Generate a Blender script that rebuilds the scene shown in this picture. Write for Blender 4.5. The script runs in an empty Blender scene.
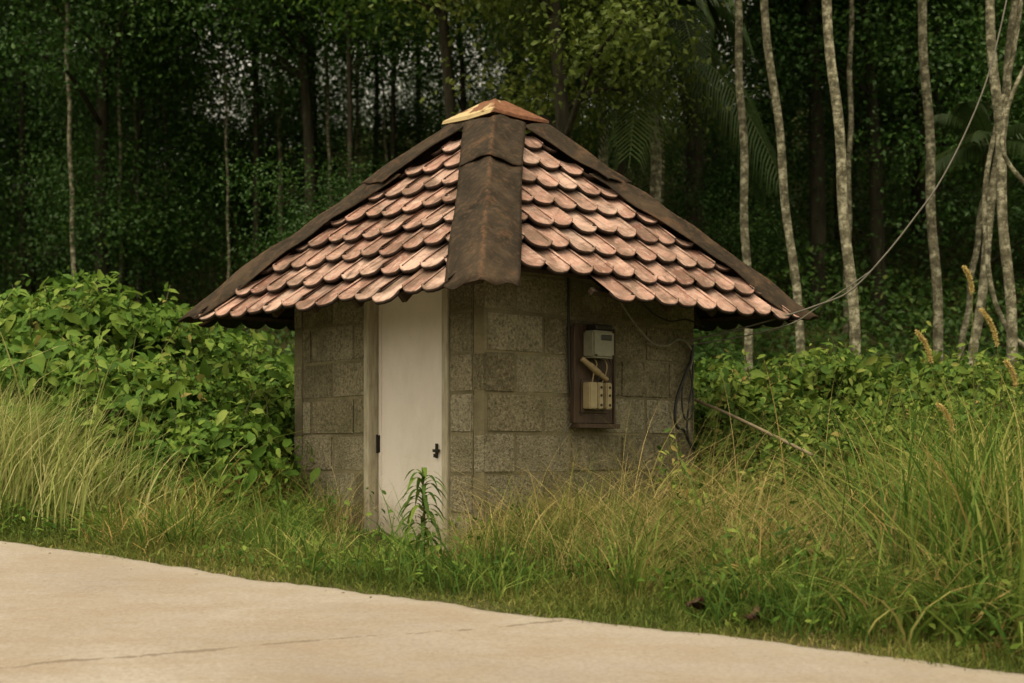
import bpy, bmesh, math, random
import numpy as np
from mathutils import Vector, Matrix
R = math.radians
rng = np.random.default_rng(7)
random.seed(7)
sc = bpy.context.scene
COL = sc.collection
F, HY, EYE = 1422.0, 450.0, 1.68

def P(px, py, d):
    """world point seen at a pixel of the photograph at depth d (used to survey positions)"""
    return Vector(((px-512)/F*d, d, EYE-(py-HY)/F*d))

# ------------------------------------------------------------------ terrain
E0 = np.array([0.0, 6.30]); ED = np.array([-.898, .440]); EN = np.array([.440, .898])
def edge_off(x):
    return .0145*np.clip(x, -6, 6)**2
def st(x, y):
    dx, dy = np.asarray(x, float)-E0[0], np.asarray(y, float)-E0[1]
    return dx*ED[0]+dy*ED[1], dx*EN[0]+dy*EN[1]-edge_off(np.asarray(x, float))
def gz(x, y):
    x = np.asarray(x, float); y = np.asarray(y, float)
    s, t = st(x, y)
    sc_ = np.clip(s, -16, 16)
    z = .15*(6.30+.440*sc_) + .1347*np.clip(t, -16, 0)
    z = z + .022*np.clip(t, 0, 3.2) + .085*np.clip(t-3.2, 0, 36)
    h = np.clip(t-8.0, 0, 22)
    z = z + .325*(h-2.0*(1-np.exp(-h/2.0)))
    z = z + np.where(t > .4, .03*np.sin(x*2.3+1)*np.sin(y*1.9), 0)
    hb = np.clip((t-8)/6, 0, 1)
    z = z + hb*(.35*np.sin(x*.55+.4)*np.cos(y*.4)+.2*np.sin(x*1.3+y*.8))
    return z

# ------------------------------------------------------------------ mesh helpers
def link(o, parent=None):
    COL.objects.link(o)
    if parent is not None: o.parent = parent
    return o
def tag(o, label=None, cat=None, group=None, kind=None):
    if label: o['label'] = label
    if cat: o['category'] = cat
    if group: o['group'] = group
    if kind: o['kind'] = kind
    return o
def thing(name, label, cat, loc=(0, 0, 0), rz=0, group=None):
    o = bpy.data.objects.new(name, None); o.empty_display_size = .2
    o.location = loc; o.rotation_euler = (0, 0, rz)
    link(o); return tag(o, label, cat, group)
def tri_mesh(name, V, T, attrs=None, vec=None, smooth=False):
    me = bpy.data.meshes.new(name)
    V = np.ascontiguousarray(V, np.float32).reshape(-1, 3); T = np.ascontiguousarray(T, np.int32).reshape(-1, 3)
    me.vertices.add(len(V)); me.vertices.foreach_set('co', V.ravel())
    me.loops.add(T.size); me.loops.foreach_set('vertex_index', T.ravel())
    me.polygons.add(len(T)); me.polygons.foreach_set('loop_start', np.arange(len(T), dtype=np.int32)*3)
    if smooth: me.polygons.foreach_set('use_smooth', np.ones(len(T), bool))
    for k, a in (attrs or {}).items():
        at = me.attributes.new(k, 'FLOAT', 'POINT'); at.data.foreach_set('value', np.ascontiguousarray(a, np.float32))
    for k, a in (vec or {}).items():
        at = me.attributes.new(k, 'FLOAT_VECTOR', 'POINT'); at.data.foreach_set('vector', np.ascontiguousarray(a, np.float32).ravel())
    me.update(calc_edges=True); me.validate()
    return me
def obj(name, me, m=None, parent=None):
    o = bpy.data.objects.new(name, me)
    if m is not None and len(me.materials) == 0: me.materials.append(m)
    return link(o, parent)

class MB:
    def __init__(s): s.v = []; s.f = []; s.sm = False
    def add(s, v, f):
        n = len(s.v); s.v += [tuple(p) for p in v]; s.f += [tuple(i+n for i in q) for q in f]; return s
    def box(s, x0, x1, y0, y1, z0, z1):
        return s.add([(x0,y0,z0),(x1,y0,z0),(x1,y1,z0),(x0,y1,z0),(x0,y0,z1),(x1,y0,z1),(x1,y1,z1),(x0,y1,z1)],
                     [(0,3,2,1),(4,5,6,7),(0,1,5,4),(1,2,6,5),(2,3,7,6),(3,0,4,7)])
    def tube(s, pts, rad, n=8, cap=True):
        pts = [Vector(p) for p in pts]; N = len(pts)
        rad = [rad]*N if isinstance(rad, (int, float)) else list(rad)
        V = []; ref = Vector((.3, .9, .2))
        for i, p in enumerate(pts):
            d = (pts[min(i+1, N-1)]-pts[max(i-1, 0)]).normalized()
            a = d.cross(ref)
            if a.length < .1: a = d.cross(Vector((1, 0, 0)))
            a.normalize(); b = d.cross(a).normalized()
            for k in range(n):
                t = 2*math.pi*k/n
                V.append(p + (a*math.cos(t)+b*math.sin(t))*rad[i])
        Fc = []
        for i in range(N-1):
            for k in range(n):
                q = (k+1) % n
                Fc.append((i*n+k, i*n+q, (i+1)*n+q, (i+1)*n+k))
        if cap:
            Fc.append(tuple(range(n-1, -1, -1))); Fc.append(tuple((N-1)*n+k for k in range(n)))
        return s.add(V, Fc)
    def mesh(s, name, bevel=0, smooth=False, seg=1):
        me = bpy.data.meshes.new(name); me.from_pydata(s.v, [], s.f)
        bm = bmesh.new(); bm.from_mesh(me)
        bmesh.ops.recalc_face_normals(bm, faces=bm.faces[:])
        if bevel: bmesh.ops.bevel(bm, geom=bm.edges[:], offset=bevel, segments=seg, affect='EDGES', clamp_overlap=True)
        bm.to_mesh(me); bm.free()
        if smooth: me.polygons.foreach_set('use_smooth', [True]*len(me.polygons))
        me.update(); return me
    def build(s, name, m, parent=None, bevel=0, smooth=False, seg=1):
        return obj(name, s.mesh(name, bevel, smooth, seg), m, parent)
def spline(ctrl, n=24):
    """Catmull-Rom through control points"""
    c = [Vector(p) for p in ctrl]; c = [c[0]*2-c[1]]+c+[c[-1]*2-c[-2]]; out = []
    for i in range(1, len(c)-2):
        for k in range(n):
            t = k/n; p0, p1, p2, p3 = c[i-1:i+3]
            out.append(.5*((2*p1)+(p2-p0)*t+(2*p0-5*p1+4*p2-p3)*t*t+(3*p1-p0-3*p2+p3)*t**3))
    out.append(c[-2]); return out

# ------------------------------------------------------------------ materials
class N:
    def __init__(s, name):
        s.m = bpy.data.materials.new(name); s.m.use_nodes = True
        s.t = s.m.node_tree; s.t.nodes.clear()
        s.out = s.n('ShaderNodeOutputMaterial')
    def n(s, typ, **kw):
        x = s.t.nodes.new(typ)
        for k, v in kw.items(): setattr(x, k, v)
        return x
    def l(s, a, b): s.t.links.new(a, b)
    def set(s, sock, v):
        if isinstance(v, bpy.types.NodeSocket): s.l(v, sock)
        else: sock.default_value = v
    def obj(s): return s.n('ShaderNodeTexCoord').outputs['Object']
    def attr(s, name, out='Fac'):
        return s.n('ShaderNodeAttribute', attribute_name=name).outputs[out]
    def mapping(s, v, scale=(1, 1, 1), loc=(0, 0, 0)):
        x = s.n('ShaderNodeMapping'); s.l(v, x.inputs[0]); x.inputs['Scale'].default_value = scale; x.inputs['Location'].default_value = loc
        return x.outputs[0]
    def noise(s, v, scale, detail=6, rough=.6, dist=0):
        x = s.n('ShaderNodeTexNoise'); s.l(v, x.inputs['Vector'])
        x.inputs['Scale'].default_value = scale; x.inputs['Detail'].default_value = detail
        x.inputs['Roughness'].default_value = rough; x.inputs['Distortion'].default_value = dist
        return x.outputs['Fac']
    def voro(s, v, scale, feat='F1'):
        x = s.n('ShaderNodeTexVoronoi', feature=feat); s.l(v, x.inputs['Vector']); x.inputs['Scale'].default_value = scale
        return x.outputs['Distance']
    def ramp(s, f, stops):
        x = s.n('ShaderNodeValToRGB'); s.l(f, x.inputs[0]); e = x.color_ramp.elements
        while len(e) < len(stops): e.new(.5)
        for el, (p, c) in zip(e, stops):
            el.position = p; el.color = (c[0], c[1], c[2], 1) if not isinstance(c, (int, float)) else (c, c, c, 1)
        return x.outputs[0]
    def mix(s, f, a, b, mode='MIX'):
        x = s.n('ShaderNodeMix', data_type='RGBA', blend_type=mode)
        s.set(x.inputs['Factor'], f)
        for k, v in ((6, a), (7, b)):
            s.set(x.inputs[k], (v[0], v[1], v[2], 1) if isinstance(v, tuple) else v)
        return x.outputs[2]
    def math(s, op, a, b=0.0, clamp=False):
        x = s.n('ShaderNodeMath', operation=op, use_clamp=clamp); s.set(x.inputs[0], a); s.set(x.inputs[1], b); return x.outputs[0]
    def bump(s, h, strength=.5, dist=.01):
        x = s.n('ShaderNodeBump'); s.l(h, x.inputs['Height']); x.inputs['Strength'].default_value = strength; x.inputs['Distance'].default_value = dist
        return x.outputs[0]
    def done(s, col, rough=.8, bump=None, spec=.3, metal=0, trans=0):
        p = s.n('ShaderNodeBsdfPrincipled')
        s.set(p.inputs['Base Color'], (col[0], col[1], col[2], 1) if isinstance(col, tuple) else col)
        s.set(p.inputs['Roughness'], rough); p.inputs['Specular IOR Level'].default_value = spec
        s.set(p.inputs['Metallic'], metal)
        if bump is not None: s.l(bump, p.inputs['Normal'])
        sh = p.outputs[0]
        if trans:
            tr = s.n('ShaderNodeBsdfTranslucent'); s.set(tr.inputs[0], col)
            mx = s.n('ShaderNodeMixShader'); mx.inputs[0].default_value = trans
            s.l(sh, mx.inputs[1]); s.l(tr.outputs[0], mx.inputs[2]); sh = mx.outputs[0]
        s.l(sh, s.out.inputs[0]); return s.m

def leaf_mat(name, stops, trans=.3, rough=.5, spec=.25):
    k = N(name); r = k.attr('rnd')
    c = k.ramp(r, stops)
    return k.done(c, rough, None, spec, 0, trans)
M = {}
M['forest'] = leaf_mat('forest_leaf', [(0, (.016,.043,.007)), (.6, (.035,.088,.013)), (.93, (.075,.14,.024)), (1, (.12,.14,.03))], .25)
M['floor'] = leaf_mat('undergrowth_leaf', [(0, (.035,.085,.014)), (.6, (.055,.12,.02)), (.95, (.11,.18,.035)), (1, (.18,.19,.05))], .25)
M['bright'] = leaf_mat('bright_leaf', [(0, (0.058,0.091,0.014)), (.6, (0.111,0.150,0.024)), (1, (0.195,0.215,0.042))], .35)
M['frond'] = leaf_mat('palm_frond', [(0, (0.031,0.058,0.016)), (.7, (0.063,0.104,0.026)), (1, (0.119,0.145,0.046))], .25)
M['vine'] = leaf_mat('vine_leaf', [(0, (.038,.085,.014)), (.45, (.088,.17,.024)), (.75, (.155,.235,.036)), (.93, (.245,.31,.065)), (1, (.32,.26,.08))], .3, .6, .12)
M['shrub'] = leaf_mat('shrub_leaf', [(0, (.035,.072,.013)), (.42, (.085,.155,.024)), (.75, (.175,.235,.04)), (.93, (.28,.30,.075)), (1, (.38,.26,.09))], .3, .6, .12)
M['turf'] = leaf_mat('turf_blade', [(0, (.07,.105,.02)), (.5, (.14,.175,.034)), (.8, (.25,.235,.065)), (1, (.42,.33,.15))], .3, .6, .12)
M['green_grass'] = leaf_mat('green_blade', [(0, (.055,.115,.018)), (.45, (.125,.20,.034)), (.8, (.24,.28,.06)), (.93, (.40,.34,.12)), (1, (.42,.27,.10))], .3, .6, .12)
M['straw'] = leaf_mat('straw_blade', [(0, (.16,.17,.045)), (.4, (.31,.265,.09)), (1, (.54,.41,.18))], .3, .6, .12)
M['pale_grass'] = leaf_mat('pale_blade', [(0, (.14,.20,.04)), (.5, (.31,.35,.10)), (1, (.60,.55,.26))], .35, .6, .12)
M['plume'] = leaf_mat('plume', [(0, (.50,.38,.13)), (1, (.72,.57,.25))], .3)
M['grit'] = leaf_mat('grit', [(0, (.06,.045,.03)), (.6, (.20,.165,.12)), (1, (.34,.29,.22))], .02, .9, .1)
M['dead'] = leaf_mat('dead_leaf', [(0, (.04,.022,.013)), (1, (.085,.045,.026))], .1)

k = N('bark'); o = k.obj()
n1 = k.noise(k.mapping(o, (6, 6, 1.2)), 3, 6); n2 = k.noise(o, 9, 4)
M['bark'] = k.done(k.ramp(n1, [(.3, (.018,.016,.010)), (.6, (.042,.037,.024)), (.75, (.085,.078,.052))]), .9, k.bump(n2, .6, .02), .15)
k = N('palm_bark'); o = k.obj()
ring = k.noise(k.mapping(o, (2.2, 2.2, 12)), 1.5, 5, .65); sp = k.noise(o, 15, 6, .75)
c = k.ramp(sp, [(.40, (.06,.055,.034)), (.5, (.18,.165,.11)), (.60, (.41,.385,.28))])
c = k.mix(k.ramp(ring, [(.48, 0.0), (.60, .6)]), c, (.085,.072,.045))
M['palm_bark'] = k.done(c, .85, k.bump(ring, .5, .02), .2)
k = N('stem'); M['stem'] = k.done((.07,.075,.03), .8, None, .2)

k = N('soil'); o = k.obj()
n1 = k.noise(o, 1.2, 8, .65); n2 = k.noise(o, 30, 5, .7)
c = k.ramp(n1, [(.3, (.035,.04,.014)), (.5, (.06,.062,.022)), (.7, (.10,.08,.04))])
c = k.mix(k.ramp(n2, [(.45, 0.0), (.7, .6)]), c, (.15,.12,.06))
M['soil'] = k.done(c, .95, k.bump(n2, .6, .02), .1)

# concrete road with stains, fine aggregate and one broken crack
k = N('concrete_road'); o = k.obj()
big = k.noise(k.mapping(o, (1, 1, 1)), .55, 5, .6, .6); mid = k.noise(k.mapping(o, (.8, 2.2, 1)), 2.2, 7, .7); fine = k.noise(o, 48, 6, .85)
grit = k.voro(o, 160)
c = k.ramp(big, [(.3, (.27,.231,.198)), (.5, (.34,.295,.258)), (.7, (.40,.355,.318))])
c = k.mix(k.ramp(mid, [(.38, .55), (.58, 0.0)]), c, (.285,.213,.15))
c = k.mix(k.ramp(fine, [(.38, .55), (.58, 0.0)]), c, (.20,.155,.11))
sp_ = k.noise(o, 9, 3, .6)
c = k.mix(k.ramp(sp_, [(.70, 0.0), (.78, .45)]), c, (.22,.17,.12))
pit = k.noise(o, 21, 6, .8)
c = k.mix(k.ramp(pit, [(.60, 0.0), (.70, .55)]), c, (.19,.15,.11))
c = k.mix(k.ramp(pit, [(.30, .45), (.40, 0.0)]), c, (.47,.43,.37))
rs = N.attr(k, 'road_t')
c = k.mix(k.ramp(rs, [(0.0, .55), (.12, .12), (.35, 0.0)]), c, (.36,.32,.265))
xyz = k.n('ShaderNodeSeparateXYZ'); k.l(o, xyz.inputs[0])
wob = k.noise(o, 2.2, 10, .72)
ln = k.math('SUBTRACT', xyz.outputs[1], k.math('MULTIPLY_ADD', xyz.outputs[0], .262))
# crack: y = 6.03 + .262 x
ln = k.math('SUBTRACT', xyz.outputs[1], k.math('ADD', k.math('MULTIPLY', xyz.outputs[0], .29), 6.065-.10))
ln = k.math('ABSOLUTE', k.math('SUBTRACT', ln, k.math('MULTIPLY', wob, .20)))
wid = k.math('MULTIPLY', k.ramp(k.noise(o, 3.1, 4, .7), [(.42, 0.0), (.56, 1.0)]), .017)
ck = k.math('LESS_THAN', ln, wid)
ck = k.math('MULTIPLY', ck, k.math('LESS_THAN', xyz.outputs[0], .22))
c = k.mix(k.math('MULTIPLY', ck, .75), c, (.13,.10,.075))
soft = k.ramp(ln, [(0.0, .15), (.05, 0.0)])
c = k.mix(soft, c, (.30,.24,.175))
hgt = k.math('ADD', k.math('MULTIPLY', fine, .7), k.math('MULTIPLY', mid, .8))
M['road'] = k.done(c, .9, k.bump(hgt, .45, .02), .2)

# roof tiles: clay worn by weather, each tile its own tone
k = N('clay_tile'); uv = k.attr('auv', 'Vector'); rnd = k.attr('rnd')
streak = k.noise(k.mapping(uv, (13, 9, 1)), 1, 9, .8, 1.6); blot = k.noise(k.mapping(uv, (4, 5, 1)), 1, 6, .65); spot = k.noise(uv, 38, 5, .7)
c = k.ramp(rnd, [(0, (.17,.075,.055)), (.3, (.30,.155,.12)), (.7, (.42,.245,.195)), (1, (.53,.36,.30))])
c = k.mix(k.ramp(streak, [(.48, 0.0), (.64, .75)]), c, (.58,.42,.355))
c = k.mix(k.ramp(streak, [(.34, .8), (.42, 0.0)]), c, (.11,.055,.04))
c = k.mix(k.ramp(blot, [(.46, 0.0), (.62, .85)]), c, (.135,.085,.06))
c = k.mix(k.ramp(spot, [(.60, 0.0), (.70, .65)]), c, (.07,.05,.035))
c = k.mix(k.ramp(spot, [(.27, .5), (.36, 0.0)]), c, (.58,.45,.37))
sn = k.noise(k.mapping(uv, (9, 2.2, 1), (3, 1, 0)), 1, 8, .72, .9)
c = k.mix(k.ramp(sn, [(.52, 0.0), (.64, .9)]), c, (.10,.062,.045))
c = k.mix(k.ramp(sn, [(.30, .75), (.43, 0.0)]), c, (.60,.45,.385))
lg = k.noise(k.mapping(uv, (2.2, 2.6, 0)), 1, 7, .7, .5)
c = k.mix(k.ramp(lg, [(.50, 0.0), (.66, .6)]), c, (.16,.105,.08))
c = k.mix(k.ramp(lg, [(.30, .5), (.45, 0.0)]), c, (.56,.43,.37))
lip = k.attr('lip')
c = k.mix(lip, c, (.018,.012,.009))  # near-black lip colour paints in the shadow band under each tile row
M['tile'] = k.done(c, .85, k.bump(streak, .4, .01), .2)

k = N('bitumen_sheet'); o = k.obj()
n1 = k.noise(o, 3.2, 7, .65, .5); n2 = k.noise(o, 24, 6, .7)
c = k.ramp(n1, [(.3, (.016,.012,.008)), (.52, (.034,.025,.017)), (.7, (.07,.048,.031))])
c = k.mix(k.ramp(n2, [(.50, 0.0), (.68, .6)]), c, (.10,.06,.036))
rp = k.noise(o, 5.5, 7, .7, .6)
c = k.mix(k.ramp(rp, [(.56, 0.0), (.68, .6)]), c, (.125,.066,.036))
rg = k.attr('ridge')
c = k.mix(k.math('MULTIPLY', rg, k.ramp(n2, [(.40, 0.0), (.60, .5)])), c, (.15,.075,.04))
M['sheet'] = k.done(c, .85, k.bump(n1, .6, .03), .12)

k = N('rusty_tin'); o = k.obj()
n1 = k.noise(o, 7, 6, .65, .6); n2 = k.noise(o, 30, 5, .7)
x = k.n('ShaderNodeSeparateXYZ'); k.l(o, x.inputs[0])
side = k.math('MULTIPLY', k.math('SUBTRACT', x.outputs[1], x.outputs[0]), .55)
f = k.math('ADD', n1, side)
c = k.ramp(n2, [(.3, (.08,.034,.018)), (.55, (.185,.075,.036)), (.75, (.29,.13,.065))])
c = k.mix(k.ramp(f, [(.57, 0.0), (.63, .9)]), c, (.50,.39,.21))
M['rust'] = k.done(c, .75, k.bump(n2, .4, .01), .3)

# lightweight concrete block: coarse open texture
k = N('cinder_block'); o = k.obj(); rnd = k.attr('rnd')
g1 = k.noise(o, 52, 5, .8); g2 = k.voro(o, 85); big = k.noise(o, 2.6, 7, .65)
c = k.ramp(rnd, [(0, (.175,.15,.095)), (.5, (.25,.215,.14)), (1, (.335,.295,.21))])
c = k.mix(k.ramp(g1, [(.38, .8), (.52, 0.0)]), c, (.065,.052,.034))
c = k.mix(k.ramp(g1, [(.56, 0.0), (.68, .65)]), c, (.56,.48,.33))
c = k.mix(k.ramp(big, [(.45, 0.0), (.68, .6)]), c, (.10,.092,.048))
pat = k.noise(o, 6.5, 6, .7, .8)
c = k.mix(k.ramp(pat, [(.54, 0.0), (.68, .5)]), c, (.36,.31,.21))
c = k.mix(k.ramp(pat, [(.30, .55), (.42, 0.0)]), c, (.11,.10,.055))
hgt = k.math('ADD', g1, k.math('MULTIPLY', g2, .6))
M['block'] = k.done(c, .95, k.bump(hgt, .9, .012), .1)
k = N('mortar'); o = k.obj(); g1 = k.noise(o, 60, 5, .75); big = k.noise(o, 4, 5)
c = k.mix(g1, (.12,.102,.06), (.30,.255,.16))
c = k.mix(k.ramp(big, [(.4, 0.0), (.65, .6)]), c, (.07,.06,.038))
M['mortar'] = k.done(c, .95, k.bump(g1, .6, .01), .1)
k = N('old_timber'); o = k.obj(); g1 = k.noise(k.mapping(o, (12, 12, 1)), 4, 6, .65)
M['timber'] = k.done(k.ramp(g1, [(.3, (.03,.02,.014)), (.7, (.075,.05,.033))]), .8, k.bump(g1, .4, .01), .2)
k = N('painted_frame'); o = k.obj(); g1 = k.noise(k.mapping(o, (9, 9, 1.5)), 4, 6, .65)
M['frame'] = k.done(k.ramp(g1, [(.3, (.24,.205,.14)), (.55, (.40,.355,.265)), (.75, (.47,.425,.33))]), .7, k.bump(g1, .2, .005), .3)
k = N('painted_door'); o = k.obj(); g1 = k.noise(k.mapping(o, (3, 3, 1.6)), 2, 7, .65); g2 = k.noise(o, 40, 4, .7)
c = k.ramp(g1, [(.3, (.66,.585,.53)), (.6, (.75,.67,.62))])
x = k.n('ShaderNodeSeparateXYZ'); k.l(o, x.inputs[0])
low = k.ramp(k.math('ADD', k.math('MULTIPLY', x.outputs[2], 1.6), k.math('MULTIPLY', g1, .5)), [(.25, .75), (.62, 0.0)])
c = k.mix(low, c, (.33,.27,.18))
c = k.mix(k.ramp(g2, [(.62, 0.0), (.75, .4)]), c, (.33,.28,.20))
M['door'] = k.done(c, .55, k.bump(g1, .15, .006), .35)
k = N('brown_board'); o = k.obj(); g1 = k.noise(k.mapping(o, (14, 14, 2)), 3, 6, .65)
M['board'] = k.done(k.ramp(g1, [(.3, (.035,.022,.014)), (.7, (.08,.05,.03))]), .6, k.bump(g1, .3, .006), .3)
def plain(name, col, rough=.5, spec=.4, var=.35, metal=0):
    k = N(name); g = k.noise(k.obj(), 18, 5, .7)
    d = tuple(v*(1-var) for v in col)
    return k.done(k.mix(k.ramp(g, [(.35, 0.0), (.65, 1.0)]), d, col), rough, None, spec, metal)
M['meter'] = plain('meter_case', (.23,.22,.155), .45, .5, .25)
M['fuse'] = plain('fuse_plastic', (.36,.29,.165), .5, .4, .25)
M['black'] = plain('black_rubber', (.018,.017,.015), .5, .4)
M['dark_metal'] = plain('dark_iron', (.03,.025,.02), .5, .4, .3, .5)
M['grey_wire'] = plain('grey_cable', (.12,.11,.085), .6, .3)
M['pale_wire'] = plain('pale_cable', (.26,.235,.175), .6, .3)
M['tan_wire'] = plain('tan_cable', (.36,.27,.15), .6, .3)
M['pole'] = plain('dry_pole', (.25,.20,.13), .8, .2)
k = N('meter_glass'); p = k.n('ShaderNodeBsdfPrincipled'); p.inputs['Base Color'].default_value = (.02,.02,.018,1); p.inputs['Roughness'].default_value = .15
k.l(p.outputs[0], k.out.inputs[0]); M['glass'] = k.m

# ------------------------------------------------------------------ ground sheet and road
def axis(lo, hi, flo, fhi, fine, n):
    a = np.linspace(flo, fhi, int((fhi-flo)/fine)+1)
    def ext(d, m): return d*(np.linspace(0, 1, m+1)[1:]**2.2)
    return np.concatenate([flo-ext(flo-lo, n)[::-1], a, fhi+ext(hi-fhi, n)])
xs = axis(-400, 400, -16, 16, .2, 26); ys = axis(-300, 500, 3, 40, .2, 26)
X, Y = np.meshgrid(xs, ys); Z = gz(X, Y)
nx, ny = len(xs), len(ys)
idx = np.arange(nx*ny).reshape(ny, nx)
def grid_tris(idx):
    a, b, c, d = idx[:-1, :-1].ravel(), idx[:-1, 1:].ravel(), idx[1:, 1:].ravel(), idx[1:, :-1].ravel()
    return np.concatenate([np.stack([a, b, c], 1), np.stack([a, c, d], 1)])
g = obj('ground', tri_mesh('ground', np.stack([X, Y, Z], -1), grid_tris(idx), smooth=True), M['soil']); tag(g, kind='structure')

# road: a cast concrete slab with a ragged edge, 3 cm above the soil
ss = np.concatenate([np.linspace(40, 9, 20), np.arange(9, -7, -.04), np.linspace(-7, -40, 20)])
tt = np.array([0, -.008, -.05, -.12, -.3, -.7, -1.4, -2.5, -4, -5.4])
rag = np.zeros(len(ss))
for fr, am in ((1.3, .03), (3.7, .018), (9.1, .012), (21, .008), (47, .005)):
    rag += am*np.sin(ss*fr+rng.uniform(0, 6))
rag += rng.normal(0, .004, len(ss))
V = []; RT = []
for j in range(-1, len(tt)):
    t = tt[max(j, 0)]
    x0 = E0[0]+ss*ED[0]; y0 = E0[1]+ss*ED[1]
    tn = t + (rag*max(0, 1+t/.6))
    xx = x0+EN[0]*tn; yy = y0+EN[1]*tn
    off = edge_off(xx); xx = xx+EN[0]*off; yy = yy+EN[1]*off
    zz = gz(xx, yy) + (-.08 if j == -1 else (.012 if j == 0 else .024))
    V.append(np.stack([xx, yy, zz], -1)); RT.append(np.full(len(ss), max(0., -t)))
V = np.array(V); nr, ns = V.shape[:2]
rd = obj('road', tri_mesh('road', V, grid_tris(np.arange(nr*ns).reshape(nr, ns)), {'road_t': np.array(RT).ravel()}, smooth=False), M['road'])
tag(rd, kind='structure')

# ------------------------------------------------------------------ the hut
SA, CA = .7255, .6882
HC = (-.128, 9.69); HZ = 1.15; HROT = math.atan2(CA, SA); H = .965
def to_hut(x, y):
    dx, dy = x-HC[0], y-HC[1]
    return dx*SA+dy*CA, -dx*CA+dy*SA
hut = thing('hut', 'small square concrete block hut with pyramid clay tile roof and white door', 'hut', (HC[0], HC[1], HZ), HROT)

COURSE, BL = .24, .47
def block_wall(segs, axis_, fixed0, fixed1, z0, z1, name, shift=0.0, outer=-1):
    """segs: list of (a0,a1,zlo,zhi) running along axis; blocks and a mortar core"""
    mb = []; core = MB(); rn = []
    bmb = bmesh.new(); lay = bmb.verts.layers.float.new('rnd')
    def cube(a0, a1, b0, b1, c0, c1, r):
        j = lambda s=.003: random.uniform(-s, s)
        pts = []
        for (a, c) in ((a0, c0), (a1, c0), (a1, c1), (a0, c1)):
            pts.append((a+j(), c+j()))
        vs = []
        for b in (b0, b1):
            for (a, c) in pts:
                p = (a, b, c) if axis_ == 'u' else (b, a, c)
                v = bmb.verts.new(p); v[lay] = r; vs.append(v)
        for q in ((0,1,2,3), (7,6,5,4), (0,4,5,1), (1,5,6,2), (2,6,7,3), (3,7,4,0)):
            bmb.faces.new([vs[i] for i in q])
    for (a0, a1, zl, zh) in segs:
        kz = math.floor((zl-.63)/COURSE)
        z = .63+kz*COURSE; row = kz
        while z < zh-.01:
            c0, c1 = max(z, zl), min(z+COURSE, zh)
            st_ = shift+(row % 2)*BL*.5
            a = a0-((a0-st_) % BL)
            while a < a1-.005:
                p0, p1 = max(a, a0), min(a+BL, a1)
                if p1-p0 > .03:
                    d = random.uniform(-.006, .004)
                    g = random.uniform(.001, .006)
                    lo = fixed0+(d if outer < 0 else .004); hi = fixed1-(0.004 if outer < 0 else d)
                    cube(p0+(g if p0 > a0 else 0), p1-(g if p1 < a1 else 0), lo, hi, c0+g, c1-g, random.random())
                a += BL
            z += COURSE; row += 1
        m0 = .006
        if axis_ == 'u': core.box(a0+.004, a1-.004, fixed0+m0, fixed1-m0, zl, zh-.01)
        else: core.box(fixed0+m0, fixed1-m0, a0+.004, a1-.004, zl, zh-.01)
    bmesh.ops.recalc_face_normals(bmb, faces=bmb.faces[:])
    bmesh.ops.bevel(bmb, geom=bmb.edges[:], offset=.009, segments=2, affect='EDGES')
    me = bpy.data.meshes.new(name); bmb.to_mesh(me); bmb.free()
    w = obj(name, me, M['block'], hut)
    obj('mortar', core.mesh('mortar'), M['mortar'], w)
    return w
ZB, ZT = -.42, 1.80
D0, D1, DT = -H+.3125, -H+1.137, 1.60
TH = .10
block_wall([(-H, H, ZB, ZT)], 'u', -H, -H+TH, ZB, ZT, 'wall', .02-H)
block_wall([(-H+TH, D0, ZB, ZT), (D1, H-TH, ZB, ZT), (D0, D1, DT, ZT)], 'v', -H, -H+TH, ZB, ZT, 'wall', -H+.31)
block_wall([(-H, H, ZB, ZT)], 'u', H-TH, H, ZB, ZT, 'wall', 0, 1)
block_wall([(-H+TH, H-TH, ZB, ZT)], 'v', H-TH, H, ZB, ZT, 'wall', .1, 1)
# inside floor, seen by nobody but closes the room
MB().box(-H+TH, H-TH, -H+TH, H-TH, -.3, -.02).build('floor_slab', M['mortar'], hut)

# door frame and door
fr = MB()
FW, FD = .055, .115
u0, u1 = -H-.014, -H-.014+FD
fr.box(u0, u1, D0+.002, D0+FW, ZB, DT-.002); fr.box(u0, u1, D1-FW, D1-.002, ZB, DT-.002); fr.box(u0+.002, u1, D0+FW, D1-FW, DT-FW, DT-.004)
fr.build('door_frame', M['frame'], hut, .004)
ud = -H+.065
door = MB().box(ud, ud+.035, D0+FW+.004, D1-FW-.006, -.06, DT-FW-.006).build('door', M['door'], hut, .004)
# sheet door: narrow rails standing a little proud
rl = MB()
a, b = D0+FW+.006, D1-FW-.008
for q in ((a, a+.035), (b-.03, b)): rl.box(ud-.004, ud-.001, q[0], q[1], -.05, DT-FW-.01)
rl.build('edge_strip', M['door'], door, .001)
lz = .525
la = MB().box(ud-.018, ud-.005, D0+FW+0.115, D0+FW+0.131, lz-.045, lz+.045)
la.box(ud-.024, ud-.006, D0+FW+0.097, D0+FW+0.149, lz-.008, lz+.010)
la.tube([(ud-.03, D0+FW+.123, lz-.018), (ud-.03, D0+FW+.123, lz-.04)], .007, 6)
la.build('latch', M['dark_metal'], door, .002)
for hz in (.57,):
    hg = MB().box(ud-.012, ud-.003, D1-FW-.026, D1-FW-.003, hz-.055, hz+.055)
    hg.tube([(ud-.014, D1-FW-.006, hz-.06), (ud-.014, D1-FW-.006, hz+.06)], .007, 6)
    hg.build('hinge', M['dark_metal'], door, .002)

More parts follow.
